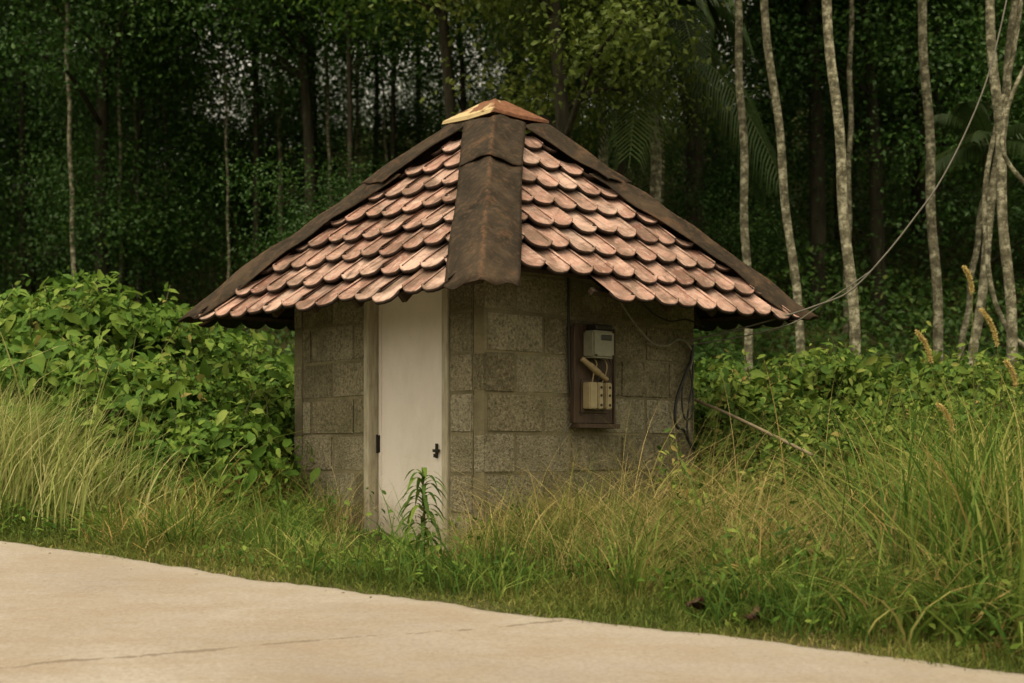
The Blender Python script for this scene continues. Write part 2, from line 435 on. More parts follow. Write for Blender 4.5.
# roof
RX, RY = .012, -.012
EV, EZ, SLOPE = 1.47, 1.385, .97
TH_ = math.atan(SLOPE); CT, SN = math.cos(TH_), math.sin(TH_)
SL = EV/CT
def side_pt(k, a, w, h):
    """a along the eave, w up the slope, h off it; k = side 0..3 turning clockwise"""
    x, y, z = a, -EV+w*CT - h*SN, EZ+w*SN + h*CT
    for _ in range(k): x, y = y, -x            # 0: right front (-v), 1: left front (-u), 2: back, 3: right back
    return np.array([x+RX, y+RY, z])
TW, EX, TL = .194, .229, .300
prof_u = np.array([0, .03, .08, .16, .27, .5, .73, .84, .92, .97, 1.0])
def prof(u):
    # broad shallow pan with a steep roll where neighbours overlap
    return .020*np.abs(2*u-1)**2.6 + .002*u
def tongue(u):
    return .046*np.abs(2*u-1)**3.4 + .012*u
def roof_side(k):
    V = []; T = []; RN = []; UV = []; LIP = []
    n = 0; nu = len(prof_u)
    ncol = int(2*EV/TW)+2; nrow = 9
    for r in range(nrow):
        stag = 0 if r % 2 == 0 else TW*.5
        stag = 0
        for c in range(-1, ncol):
            ac = -EV + c*TW + stag
            w0 = -.05 + r*EX
            lim = EV-max(w0, 0)*CT
            if ac+TW < -lim-.25 or ac > lim+.25: continue
            if k == 0 and r == 0 and ac < -EV+.80 and ac > -9: 
                continue
            if k == 1 and r == 0 and ac > EV-.30: continue
            tw = random.uniform(-.05, .05); jw = random.uniform(-.018, .016)-(.03 if random.random() < .03 else 0); jh = random.uniform(0, .003); lift = random.uniform(.042, .056)
            if k == 0 and r == 1 and ac < -EV+.80: jw -= .015
            rv = min(1, max(0, random.gauss(.55, .25)))
            rows = []
            for j, wf in enumerate((0, .04, .52, .70, 1.0)):
                for i, u in enumerate(prof_u):
                    wl = wf*TL
                    ww = w0 + wl + tongue(u)*(1-wf) + jw + tw*(u-.5)*.6
                    aa = ac + u*(TW+.020) - .010 + tw*wl*.5
                    hh = .02 + prof(u) + lift*(1-wf) + jh
                    rows.append((aa, ww, hh, u))
            # top surface 4 rows + underside lip row + underside back row
            top = [side_pt(k, a_, w_, h_) for (a_, w_, h_, u_) in rows]
            lipr = [side_pt(k, a_, w_, h_-.021) for (a_, w_, h_, u_) in rows[:nu]]
            back = [side_pt(k, a_, w_, h_-.014) for (a_, w_, h_, u_) in rows[4*nu:]]
            pts = top+lipr+back
            uvs = [(a_+random.random()*0+r*1.7, w_+k*7.3, rv*5) for (a_, w_, h_, u_) in rows]
            uvs += uvs[:nu]+uvs[4*nu:5*nu]
            V += pts; UV += uvs; RN += [rv]*len(pts)
            LIP += [.85]*nu + [.0]*(2*nu) + [.1]*nu + [.5]*nu + [1]*nu + [1]*nu  # lower edge rows take the painted shadow, upper rows a little grime
            def strip(p, q, flip=False):
                for i in range(nu-1):
                    A, B, C_, D_ = n+p*nu+i, n+p*nu+i+1, n+q*nu+i+1, n+q*nu+i
                    T.extend([(A, B, C_), (A, C_, D_)])
            strip(0, 1); strip(1, 2); strip(2, 3); strip(3, 4); strip(5, 0); strip(6, 5)
            n += len(pts)
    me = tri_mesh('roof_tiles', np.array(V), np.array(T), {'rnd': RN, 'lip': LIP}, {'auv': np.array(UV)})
    bm = bmesh.new(); bm.from_mesh(me)
    out = {0: (0, -1), 1: (-1, 0), 2: (0, 1), 3: (1, 0)}[k]
    for sgn in (1, -1):
        per = (-out[1]*sgn, out[0]*sgn)
        nrm = Vector((per[0]-out[0], per[1]-out[1], 0)).normalized()
        bmesh.ops.bisect_plane(bm, geom=bm.verts[:]+bm.edges[:]+bm.faces[:], plane_co=Vector((RX, RY, 0))-nrm*.135, plane_no=nrm, clear_outer=True)
    bmesh.ops.bisect_plane(bm, geom=bm.verts[:]+bm.edges[:]+bm.faces[:], plane_co=(0, 0, 2.68), plane_no=(0, 0, 1), clear_outer=True)
    bm.to_mesh(me); bm.free()
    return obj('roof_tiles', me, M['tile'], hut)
for k_ in range(4): roof_side(k_)

# roof deck (a hollow timber pyramid) and rafters under it
def pyr(mb, half, zlo, halftop, ztop):
    b = [(RX+x*half, RY+y*half, zlo) for x, y in ((-1,-1),(1,-1),(1,1),(-1,1))]
    t = [(RX+x*halftop, RY+y*halftop, ztop) for x, y in ((-1,-1),(1,-1),(1,1),(-1,1))]
    return mb.add(b+t, [(0,1,5,4),(1,2,6,5),(2,3,7,6),(3,0,4,7)])
dk = MB(); ew = .26*CT
def deckring(off):
    h0 = EV-ew; h1 = .10
    z0 = EZ+ew*SLOPE+off; z1 = EZ+(EV-h1)*SLOPE+off
    return h0, z0, h1, z1
a_ = deckring(.002); b_ = deckring(-.022)
pyr(dk, *a_); pyr(dk, *b_)
n0 = 0
dk.f += [(i, (i+1) % 4, 8+(i+1) % 4, 8+i) for i in range(4)]
dk.build('roof_deck', M['timber'], hut)
rf = MB()
for k_ in range(4):
    for q in np.linspace(-.66, .66, 4):
        wmax = (EV-abs(q))/CT-.06
        c0 = [side_pt(k_, q+s, w_, h_) for s in (-.02, .02) for w_ in (.36 if (k_ == 0 and q < 0) else .10, wmax) for h_ in (-.028, -.088)]
        rf.add(c0, [(0,1,3,2),(4,6,7,5),(0,4,5,1),(2,3,7,6),(0,2,6,4),(1,5,7,3)])
rf.build('rafters', M['timber'], hut)
bt = MB()
for k_ in range(4):
    L0 = EV-.12*CT
    a0 = -EV+.95 if k_ == 0 else -L0
    c0 = [side_pt(k_, q, w_, h_) for q in (a0, L0) for w_ in (.10, .135) for h_ in (-.026, .006)]
    bt.add(c0, [(0,1,3,2),(4,6,7,5),(0,4,5,1),(2,3,7,6),(0,2,6,4),(1,5,7,3)])
bt.build('eave_batten', M['timber'], hut)

# hip flashing: two overlapping bent sheets on each hip
def flashing(k, seed):
    rs = np.random.default_rng(seed)
    V = []; T = []; RG = []; n = 0
    for (f0, f1, hb) in ((-.045, .60, .098), (.565, .825, .112)):
        NU, NW = 22, 21
        ph = rs.uniform(0, 6, 6)
        for i in range(NU):
            f = f0+(f1-f0)*i/(NU-1)
            w = f*SL
            for j in range(NW):
                q = (j-(NW-1)/2)/((NW-1)/2)
                d = abs(q)*(.285+.008*math.sin(f*9+ph[0]*(1 if q > 0 else 2)))
                hgt = hb + .012*(1-abs(q)) + .006*math.sin(f*13+q*4+ph[1]) + .004*math.sin(f*31+q*7+ph[2]) + .003*math.sin(f*47-q*11+ph[5])
                hgt += .012*(1-i/(NU-1))*(abs(q)) * (1 if hb > .105 else .3)
                ww = w + (.03*math.sin(q*3+ph[3])*abs(q) if i == 0 else 0)
                hgt -= .032*max(0., 1-max(f, 0)/.16)
                if hb > .105: ww -= .075*abs(q)*(1-i/(NU-1))
                if i == 0: ww -= .015*(1-abs(q)) - .006*math.sin(q*11+ph[4])
                kk = k if q <= 0 else k
                lim = EV-ww*CT
                if q <= 0: p = side_pt((k+1) % 4, lim-d, ww, 0)
                else:      p = side_pt(k, -lim+d, ww, 0)
                p[2] += hgt/CT
                V.append(p); RG.append(max(0., 1-abs(q)*14))
        T.append(grid_tris(n+np.arange(NU*NW).reshape(NU, NW))); n += NU*NW
    # smooth the crease a little by averaging the ridge column
    V = np.array(V)
    me = tri_mesh('hip_flashing', V, np.concatenate(T), {'ridge': RG}, smooth=False)
    o = obj('hip_flashing', me, M['sheet'], hut)
    md = o.modifiers.new('thick', 'SOLIDIFY'); md.thickness = .006; md.offset = 0
    return o
for k_ in range(4): flashing(k_, 11+k_)

# rusty sheet cap on the apex
cp = MB(); ct = MB()
zb = 2.778
prs = [(.258, zb-.028), (.254, zb-.004), (.058, zb+.125), (.045, zb+.13)]
V = []
for (hh, z) in prs:
    for (x, y) in ((-1,-1), (0,-1), (1,-1), (1,0), (1,1), (0,1), (-1,1), (-1,0)):
        V.append((x*hh+random.uniform(-.003, .003), y*hh+random.uniform(-.003, .003), z+random.uniform(-.003, .003)-(.006 if x*y == 0 else 0)))
Fc = []
for i in range(len(prs)-1):
    for j in range(8): Fc.append((i*8+j, i*8+(j+1) % 8, (i+1)*8+(j+1) % 8, (i+1)*8+j))
Fc.append(tuple((len(prs)-1)*8+j for j in range(8)))
cp.add(V, Fc)
cap = cp.build('roof_cap', M['rust'], hut); cap.location = (RX, RY, 0)
md = cap.modifiers.new('thick', 'SOLIDIFY'); md.thickness = .006; md.offset = -1

# ------------------------------------------------------------------ electricity board on the right wall
mbx = thing('meter_board', 'brown wooden meter board with pale electric meter and fuses hung on the block wall', 'meter board',
            (HC[0], HC[1], HZ), HROT)
BU0, BU1, BZ0, BZ1 = -.195, .145, .71, 1.33
mbx.location = (HC[0]-.055*SA, HC[1]-.055*CA, HZ-.015)
bv = -H-.022
bb = MB().box(BU0, BU1, bv-.03, bv, BZ0, BZ1)
bb.build('back_board', M['board'], mbx, .004)
lp = MB().box(BU0-.012, BU1+.012, bv-.085, bv-.002, BZ0-.03, BZ0-.002)
lp.box(BU0-.02, BU0-.002, bv-.042, bv-.002, BZ0, BZ1-.02); lp.box(BU1+.002, BU1+.018, bv-.042, bv-.002, BZ0, BZ1-.02)
lp.build('board_rim', M['board'], mbx, .003)
mt = MB().box(-.135, .06, bv-.13, bv-.032, 1.115, 1.285).build('meter', M['meter'], mbx, .012, seg=2)
MB().box(-.07, .025, bv-.137, bv-.1315, 1.225, 1.258).build('dial_window', M['glass'], mt, .003)
MB().box(-.105, .045, bv-.125, bv-.04, 1.288, 1.322).build('terminal_cover', M['dark_metal'], mt, .006)
for q in (-.115, .04): MB().tube([(q, bv-.137, 1.13), (q, bv-.1305, 1.13)], .007, 8).build('screw', M['dark_metal'], mt)
for i, (q0, q1) in enumerate(((-.135, -.065), (-.058, -.012), (.018, .068))):
    fb = MB().box(q0, q1, bv-.10, bv-.032, .80, .965).build('fuse', M['fuse'], mbx, .006, seg=2)
    if i:
        for zz in (.935, .885, .825): MB().tube([((q0+q1)/2, bv-.106, zz), ((q0+q1)/2, bv-.099, zz)], .008, 8).build('screw', M['dark_metal'], fb)
MB().box(-.148, .085, bv-.04, bv-.031, .775, .985).build('fuse_plate', M['board'], mbx, .003)
cb = MB()
cb.tube(spline([(-.17, bv-.06, 1.11), (-.12, bv-.075, 1.075), (-.03, bv-.075, 1.025), (.05, bv-.07, .985)], 6), [.017]*7+[.021]*6+[.016]*6, 8)
cb.build('cable_bundle', M['tan_wire'], mbx, smooth=True)
for i in range(4):
    w = MB(); x0 = -.06+i*.045
    w.tube(spline([(x0, bv-.05, 1.13), (x0+.012, bv-.075, 1.08), (x0-.008+.01*i, bv-.07, 1.03), (x0-.01, bv-.055, .96)], 6), .0045, 6)
    w.build('wire', M['black'] if i % 2 else M['tan_wire'], mbx, smooth=True)

def hutp(u, v, z):
    return Vector((HC[0]+u*SA-v*CA, HC[1]+u*CA+v*SA, HZ+z))
def wire(name, pts, r, m, label, cat='cable', n=10, group=None):
    mb = MB(); mb.tube(spline(pts, n), r, 6)
    return tag(mb.build(name, m, None, smooth=True), label, cat, group)
VW = -H-.02
wire('supply_cable', [hutp(-.28, VW, 1.62), hutp(-.285, VW-.01, 1.3), hutp(-.275, VW-.01, .95), hutp(-.235, VW-.02, .80), hutp(-.20, VW-.03, .745)], .008, M['black'],
     'black cable running down the wall along the left side of meter board')
wire('ground_wire', [hutp(-.24, VW-.02, .72), hutp(-.30, VW-.012, .66), hutp(-.35, VW-.01, .58), hutp(-.36, VW-.005, .5)], .004, M['grey_wire'],
     'thin grey wire trailing from the lower left corner of meter board')
wire('service_wire', [hutp(.10, VW-.02, 1.55), hutp(.28, VW-.035, 1.36), hutp(.45, VW-.04, 1.235), hutp(.60, VW-.04, 1.215), hutp(.74, VW-.035, 1.265), hutp(.86, VW-.02, 1.235), hutp(.90, VW-.02, 1.16), hutp(.86, VW-.03, 1.07)], .0075, M['pale_wire'],
     'grey wire sagging under the eave between meter board and wall end')
wire('coiled_wire', [hutp(.90, VW-.02, 1.24), hutp(.875, VW-.025, 1.13), hutp(.79, VW-.03, 1.0), hutp(.72, VW-.03, .86), hutp(.705, VW-.03, .74), hutp(.73, VW-.03, .68), hutp(.80, VW-.03, .66), hutp(.86, VW-.025, .58), hutp(.92, VW-.02, .53)], .0105, M['black'],
     'thick black wire looping down the right end of block wall')
wire('spare_wire', [hutp(.91, VW-.015, 1.22), hutp(.90, VW-.02, 1.0), hutp(.86, VW-.025, .85), hutp(.83, VW-.03, .70), hutp(.845, VW-.03, .60), hutp(.90, VW-.02, .52)], .007, M['black'],
     'thin dark wire hanging inside the loop of thick black wire')
wire('looped_wire', [hutp(.89, VW-.02, 1.15), hutp(.80, VW-.03, 1.02), hutp(.77, VW-.035, .86), hutp(.80, VW-.035, .74), hutp(.88, VW-.03, .76), hutp(.90, VW-.025, .92), hutp(.87, VW-.02, 1.08)], .006, M['black'],
     'thin black wire coiled in a closed loop at the right wall end')
wire('eave_wire', [hutp(.20, VW-.02, 1.62), hutp(.42, VW-.05, 1.44), hutp(.62, VW-.05, 1.38), hutp(.80, VW-.05, 1.40), hutp(.95, VW-.08, 1.36)], .006, M['black'],
     'dark wire slung close under the eave above the meter board')
# overhead line
pp = [(688, 341, 9.3), (735, 330, 9.35), (785, 316, 9.4), (815, 306, 9.5), (850, 291, 9.6), (885, 255, 9.7), (915, 217, 9.8), (938, 185, 9.9), (962, 140, 10), (985, 85, 10.1), (1000, 30, 10.2), (1012, -30, 10.3), (1030, -140, 10.5)]
wire('overhead_line', [P(*q) for q in pp], .0062, M['grey_wire'], 'grey overhead wire rising from right roof corner past the slender trunks', 'cable')
pp = [(690, 345, 9.3), (740, 337, 9.35), (790, 324, 9.4), (815, 309, 9.5), (848, 287, 9.62), (872, 270, 9.7)]
wire('tie_wire', [P(*q) for q in pp], .0045, M['grey_wire'], 'thin second wire beside the overhead wire at right roof corner', 'cable')

# ------------------------------------------------------------------ foliage builders
def frames(n, nrm, spread):
    """random leaf axes lying roughly across the given normals"""
    w = nrm + rng.normal(0, spread, (n, 3)); w /= np.linalg.norm(w, axis=1)[:, None]
    r = rng.normal(0, 1, (n, 3)); u = r-(r*w).sum(1)[:, None]*w; u /= np.linalg.norm(u, axis=1)[:, None]
    v = np.cross(w, u); return u, v, w
LEAF2 = (np.array([(0,0,0), (.45,.30,.10), (1,0,-.08), (.45,-.30,.10)]), np.array([(0,2,1), (0,3,2)]))
LEAF6 = (np.array([(0,0,0), (.42,0,.0), (1,0,-.16), (.16,.27,.05), (.52,.36,.05), (.16,-.27,.05), (.52,-.36,.05)]),
         np.array([(0,1,3), (3,1,4), (4,1,2), (0,5,1), (5,6,1), (6,2,1)]))
def leaf_cloud(name, pos, nrm, size, tmpl=LEAF2, spread=.5, rnd=None, narrow=1.0, droop=0.0):
    n = len(pos); u, v, w = frames(n, nrm, spread)
    if droop:
        u = u + np.array([0, 0, -droop]); u /= np.linalg.norm(u, axis=1)[:, None]
        w = w-(u*w).sum(1)[:, None]*u; w /= np.linalg.norm(w, axis=1)[:, None]; v = np.cross(w, u)
    tv, tf = tmpl
    V = (pos[:, None, :] + size[:, None, None]*(tv[None, :, 0:1]*u[:, None, :] + narrow*tv[None, :, 1:2]*v[:, None, :] + tv[None, :, 2:3]*w[:, None, :]))
    T = (tf[None]+(np.arange(n)*len(tv))[:, None, None])
    if rnd is None: rnd = rng.random(n)
    return tri_mesh(name, V, T, {'rnd': np.repeat(rnd, len(tv))})
SH2 = None
def blades(name, x, y, h, lean, az, width, mat, z=None, kind='stuff', seg=(0, .3, .6, .85, 1), rnd=None):
    n = len(x); z = gz(x, y)-.01 if z is None else z
    t = np.array(seg); m = len(t)
    la = lean*h
    dirx, diry = np.cos(az), np.sin(az)
    hor = la[:, None]*t[None]**2
    ver = h[:, None]*(t[None]-.42*np.minimum(lean, 1.6)[:, None]*t[None]**3)
    cx = x[:, None]+dirx[:, None]*hor; cy = y[:, None]+diry[:, None]*hor; cz = z[:, None]+ver
    wa = az+np.pi/2+rng.normal(0, .9, n)
    ww = width[:, None]*np.clip(1-t[None]**2.2, 0, 1)*.5*(0.7+.3*np.minimum(1, t[None]*4))
    ox, oy = np.cos(wa)[:, None]*ww, np.sin(wa)[:, None]*ww
    V = np.zeros((n, 2*m-1, 3))
    for i in range(m-1):
        V[:, 2*i] = np.stack([cx[:, i]-ox[:, i], cy[:, i]-oy[:, i], cz[:, i]], -1)
        V[:, 2*i+1] = np.stack([cx[:, i]+ox[:, i], cy[:, i]+oy[:, i], cz[:, i]], -1)
    V[:, -1] = np.stack([cx[:, -1], cy[:, -1], cz[:, -1]], -1)
    tf = []
    for i in range(m-2): tf += [(2*i, 2*i+1, 2*i+3), (2*i, 2*i+3, 2*i+2)]
    tf.append((2*m-4, 2*m-3, 2*m-2))
    tf = np.array(tf)
    T = tf[None]+(np.arange(n)*(2*m-1))[:, None, None]
    if rnd is None: rnd = rng.random(n)
    return tri_mesh(name, V, T, {'rnd': np.repeat(np.clip(rnd, 0, 1), 2*m-1)})
def vnoise(x, y, s, seed=0):
    r = np.random.default_rng(seed); a = 0
    for i in range(6):
        th = r.uniform(0, 6.28); f = s*r.uniform(.5, 1.8); a = a+np.sin((x*math.cos(th)+y*math.sin(th))*f+r.uniform(0, 6.28))
    return a/3.5
def outside_hut(x, y, m=.02):
    u, v = to_hut(x, y); return (np.abs(u) > H+m) | (np.abs(v) > H+m)
def edge_xy(x, t):
    """point with given x and distance t behind the road edge"""
    y = np.full_like(x, 6.3)-.49*x
    for _ in range(3):
        s_, t_ = st(x, y); y = y+(t-t_)/.898
    return x, y

# ------------------------------------------------------------------ trees
def make_crown(name, clumps, per, sig, size, mat, up=.55, spread=.55, tmpl=LEAF2):
    c = np.array([q[:3] for q in clumps]); w = np.array([q[3] if len(q) > 3 else 1. for q in clumps])
    ii = np.repeat(np.arange(len(c)), (per*w).astype(int))
    d = rng.normal(0, 1, (len(ii), 3))*sig*np.sqrt(w[ii])[:, None]; d[:, 2] *= .6
    pos = c[ii]+d
    nr = np.array([0, 0, up])+d/(np.linalg.norm(d, axis=1)[:, None]+1e-6)*.5
    tone = rng.random(len(c))[ii]*.55+rng.random(len(ii))*.45
    return leaf_cloud(name, pos, nr, size*rng.uniform(.6, 1.35, len(ii)), tmpl, spread, tone, 1.0, .25)
def make_tree_meshes(tag_, hgt, r0, crown_lo, crown_hi, crad, nclump, per, sig, size, mat, nlimb, lean=.3):
    tb = MB(); top = Vector((random.uniform(-lean, lean), random.uniform(-lean, lean), hgt))
    ctrl = [Vector((0, 0, -.6)), Vector((random.uniform(-.1, .1), random.uniform(-.1, .1), hgt*.35)), top*.7+Vector((random.uniform(-.15, .15), 0, 0)), top]
    sp_ = spline(ctrl, 8); L = len(sp_)
    tb.tube(sp_, [r0*(1.25 if i == 0 else 1)*(1-.75*i/(L-1)) for i in range(L)], 8)
    cl = []
    for i in range(nlimb):
        f = random.uniform(max(.25, crown_lo/hgt*.8), .97); b = sp_[int(f*(L-1))]
        a = random.uniform(0, 6.28)+i*2.4; ln = crad*random.uniform(.55, 1.0)
        e = b+Vector((math.cos(a)*ln, math.sin(a)*ln, ln*random.uniform(.15, .6)))
        mdl = (b+e)/2+Vector((0, 0, .12*ln))
        ps = spline([b, mdl, e], 5); rb = r0*(1-.7*f)*.5
        tb.tube(ps, [rb*(1-.75*q/(len(ps)-1)) for q in range(len(ps))], 5)
        cl += [(e.x, e.y, e.z), (mdl.x+random.uniform(-.3, .3), mdl.y+random.uniform(-.3, .3), mdl.z+.2)]
    while len(cl) < nclump:
        x, y, z = (random.uniform(-1, 1) for _ in range(3))
        if x*x+y*y+z*z > 1: continue
        f = .65+.35*(1-abs(z))
        cl.append((x*crad*f+top.x*.7, y*crad*f+top.y*.7, (crown_lo+crown_hi)/2+z*(crown_hi-crown_lo)/2, random.uniform(.5, 1.3)))
    return tb.mesh('trunk', smooth=True), make_crown('crown', cl, per, sig, size, mat)
def place_tree(proto, name, label, x, y, s=1, rz=0, group=None, cmat=None, z=None):
    t = thing(name, label, 'tree', (x, y, (float(gz(x, y)) if z is None else z)-.05), rz, group); t.scale = (s, s, s)
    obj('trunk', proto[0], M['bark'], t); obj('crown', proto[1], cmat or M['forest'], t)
    return t
slim = [make_tree_meshes('s', 10.5, .062, 4.2, 11.5, 1.5, 44, 520, .48, .068, 0, 12) for _ in range(3)]
wide = [make_tree_meshes('w', 9.0, .14, 4.6, 11.0, 3.0, 80, 560, .58, .082, 0, 16) for _ in range(2)]
low = [make_tree_meshes('l', 4.2, .06, 1.0, 5.0, 1.5, 40, 460, .42, .066, 0, 12) for _ in range(3)]
dense = [make_tree_meshes('d', 8.5, .10, 1.2, 9.5, 2.3, 85, 460, .58, .10, 0, 16) for _ in range(2)]
GRP = 'dark trees of the wood behind the hut'
def px_xy(px, d): return (px-512)/F*d, d
LAB = {'slim': 'slender dark leaved tree with bare lower trunk in the dim wood behind the hut',
       'wide': 'tall spreading dark leaved tree in the dim wood behind the hut',
       'low': 'low leafy understory tree growing under the taller dark wood behind the hut',
       'dense': 'bushy dark tree leafy almost to the ground in the wood behind the hut'}
NAM = {'slim': 'slender_tree', 'wide': 'spreading_tree', 'low': 'understory_tree', 'dense': 'bushy_tree'}
KIT = {'slim': slim, 'wide': wide, 'low': low, 'dense': dense}
r2 = random.Random(3)
FOREST = []
# kind, pixel column, depth
for px in range(-140, 1200, 62): FOREST.append(('low', px+r2.uniform(-30, 30), r2.uniform(17, 28), r2.uniform(.8, 1.15) if not 200 < px < 760 else r2.uniform(.42, .72)))
for px in (-150, -70, 0, 60, 130, 300, 510, 575, 790, 840, 890, 950, 1010, 1070, 1130): FOREST.append(('dense', px, r2.uniform(28, 33), r2.uniform(.55, .75)))
for px in (-90, 40, 130, 570, 800, 870, 960, 1050): FOREST.append(('dense', px, r2.uniform(36, 40), r2.uniform(.6, .8)))
for px in range(-160, 1240, 60): FOREST.append(('low', px+r2.uniform(-25, 25), r2.uniform(29, 33), r2.uniform(.22, .4)))
for px in range(-120, 700, 120): FOREST.append(('slim', px+r2.uniform(-25, 25), r2.uniform(17, 25) if px > 200 else r2.uniform(24, 28), r2.uniform(.85, 1.15)))
for px in range(700, 1200, 110): FOREST.append(('slim', px+r2.uniform(-35, 35), r2.uniform(19, 26), r2.uniform(.85, 1.15)))
for px in (-60, 90, 310, 500, 680, 800, 930, 1060, 1180): FOREST.append(('wide', px+r2.uniform(-25, 25), r2.uniform(20, 25), r2.uniform(.9, 1.15)))
for px, d in ((308, 21), (880, 20)): FOREST.append(('wide', px, d, .85))
for px, d, s_ in ((372, 26, .95), (420, 27, 1.0), (395, 22, .9)): FOREST.append(('slim', px, d, s_))
for px, d, s_ in ((350, 31, .55), (430, 32, .5), (190, 28, .42), (216, 31, .40), (165, 30, .6)): FOREST.append(('low', px, d, s_*1.5))
for i, (kind, px, d, s) in enumerate(FOREST):
    x, y = px_xy(px, d)
    pr = KIT[kind][i % len(KIT[kind])]
    place_tree(pr, NAM[kind], LAB[kind], x, y, s, r2.uniform(0, 6.28), GRP+' ('+kind+')' if False else {'slim': 'slender trees in the dark wood', 'wide': 'tall spreading trees in the dark wood', 'low': 'understory trees in the dark wood', 'dense': 'bushy trees at the back of the wood'}[kind])
# the lighter yellow-green tree above the roof cap
br = make_tree_meshes('b', 7.5, .12, 3.8, 8.6, 1.7, 60, 560, .38, .075, 0, 14)
x, y = px_xy(575, 15.0)
place_tree(br, 'broadleaf_tree', 'lighter yellow green broadleaf tree showing just above the roof cap', x, y, 1.0, .6, None, M['bright'])
x, y = px_xy(455, 17.0)
place_tree(make_tree_meshes('b', 8, .11, 5.2, 9.6, 1.5, 46, 320, .38, .09, 0, 12), 'broadleaf_tree', 'mid green broadleaf tree with high crown left of the roof cap', x, y, 1.0, 2.2, None, M['vine'])

# ------------------------------------------------------------------ palms
def frond_cloud(name, nf, length, droop, leaflet, seed):
    r = np.random.default_rng(seed); V = []; T = []; RN = []; n = 0
    for i in range(nf):
        a = i*2.399+r.uniform(-.2, .2); el = r.uniform(.15, 1.25) if i > nf*.3 else r.uniform(-.5, .3)
        L = length*r.uniform(.85, 1.1); m = 26; tone = r.random()
        pts = []
        for q in range(m):
            f = q/(m-1)
            hor = L*f*math.cos(el)*(1-.15*f); ver = L*f*math.sin(el)-droop*L*f*f*(1.0 if el > 0 else .6)
            pts.append(np.array([hor*math.cos(a), hor*math.sin(a), ver]))
        for q in range(m-1):     # rachis
            w = .016*(1-q/m)+.004; s = np.array([-math.sin(a), math.cos(a), 0])*w
            V += [pts[q]-s, pts[q]+s, pts[q+1]+s*.9, pts[q+1]-s*.9]; T += [(n, n+1, n+2), (n, n+2, n+3)]; RN += [.9]*4; n += 4
        for q in range(2, m*2-2):
            f = q/(2*m); j = min(int(f*(m-1)), m-2); g_ = f*(m-1)-j
            p = pts[j]*(1-g_)+pts[j+1]*g_; fw = pts[j+1]-pts[j]; fw = fw/np.linalg.norm(fw)
            for sg in (1, -1):
                s = np.array([-math.sin(a), math.cos(a), 0])*sg
                ll = leaflet*math.sin(math.pi*min(1, .12+f*.86))**.6*r.uniform(.8, 1.1)
                d = s*.75+fw*.55; d = d/np.linalg.norm(d)
                e1 = p+d*ll*.55+np.array([0, 0, -.12*ll]); e2 = p+d*ll*.85+np.array([0, 0, -.65*ll])
                wv = fw*.020
                V += [p-wv*.6, p+wv*.6, e1+wv, e1-wv, e2]; T += [(n, n+1, n+2), (n, n+2, n+3), (n+3, n+2, n+4)]; RN += [min(1, max(0, tone*.6+r.random()*.4))]*5; n += 5
    return tri_mesh(name, np.array(V), np.array(T), {'rnd': RN})
areca = [frond_cloud('crown', 11, 1.9, .45, .55, 5), frond_cloud('crown', 9, 2.1, .6, .6, 6)]
droopy = frond_cloud('crown', 17, 2.9, .95, .8, 9)
def palm(name, label, top_px, bot_px, d, r, ztop, crown, cs=1.0, group=None, bend=0.0):
    a = P(bot_px[0], bot_px[1], d); b = P(top_px[0], top_px[1], d)
    dirv = (b-a)/(b.z-a.z)
    base = a+dirv*(float(gz(a.x, a.y))-a.z-.1)
    t = thing(name, label, 'tree', base, 0, group)
    Hh = ztop-base.z; pts = []; rad = []; n = int(Hh/.09)
    for i in range(n+1):
        f = i/n; p = dirv*(f*Hh); p = p+Vector((.3*bend*math.sin(f*5.5)+.012*math.sin(f*31), .01*math.sin(f*23), 0))
        pts.append(p); rad.append(.78*r*(1.15-.3*f)*(1+random.uniform(-.03, .04))*(1+.25*max(0, 1-f*12)))
    mb = MB(); mb.tube(pts, rad, 9); mb.build('trunk', M['palm_bark'], t, smooth=True)
    if crown is not None:
        c = obj('crown', crown, M['frond'], t); c.location = pts[-1]; c.scale = (cs,)*3; c.rotation_euler = (0, 0, random.uniform(0, 6))
    return t
G2 = None
palm('palm_tree', 'pale slender palm trunk nearest the right slope of the roof', (738, 10), (748.5, 345), 14.5, .052, 8.6, areca[0], .9, G2, .03)
palm('palm_tree', 'pale palm trunk leaning left, second one right of the roof', (764, 0), (800, 345), 13.5, .050, 8.8, areca[1], .9, G2, .04)
palm('palm_tree', 'thickest pale palm trunk where the overhead wire passes low beside the roof', (827, 0), (854, 345), 12.0, .054, 8.2, areca[0], .9, G2, .035)
palm('palm_tree', 'thin faint palm trunk standing close behind the thickest pale trunk', (851, 40), (845, 330), 19.0, .045, 9.6, areca[1], .8, G2, .05)
palm('palm_tree', 'upright pale palm trunk crossed halfway up by the overhead wire', (922, 0), (938, 345), 14.0, .058, 8.9, areca[1], .9, G2, .02)
palm('palm_tree', 'pale palm trunk leaning left beside the crossed leaning trunk at far right', (990, 0), (1011, 345), 12.5, .056, 8.3, areca[0], .9, G2, .03)
palm('palm_tree', 'palm trunk leaning right that crosses its neighbour at far right', (1018, -10), (973, 345), 13.2, .052, 8.8, areca[1], .9, G2, .05)
palm('palm_tree', 'thin short palm trunk leaning at the foot of the crossed pair', (985, 190), (962, 345), 15.5, .045, 5.0, areca[0], .6, G2, .02)
palm('drooping_palm', 'dark palm with long drooping fronds high between roof cap and pale trunks', (652, 20), (660, 345), 17.0, .09, 6.7, droopy, .85, None, .02)
palm('drooping_palm', 'dark feathery palm with crown touching the light green tree', (598, 0), (610, 345), 19.0, .09, 7.6, droopy, .8, None, .02)
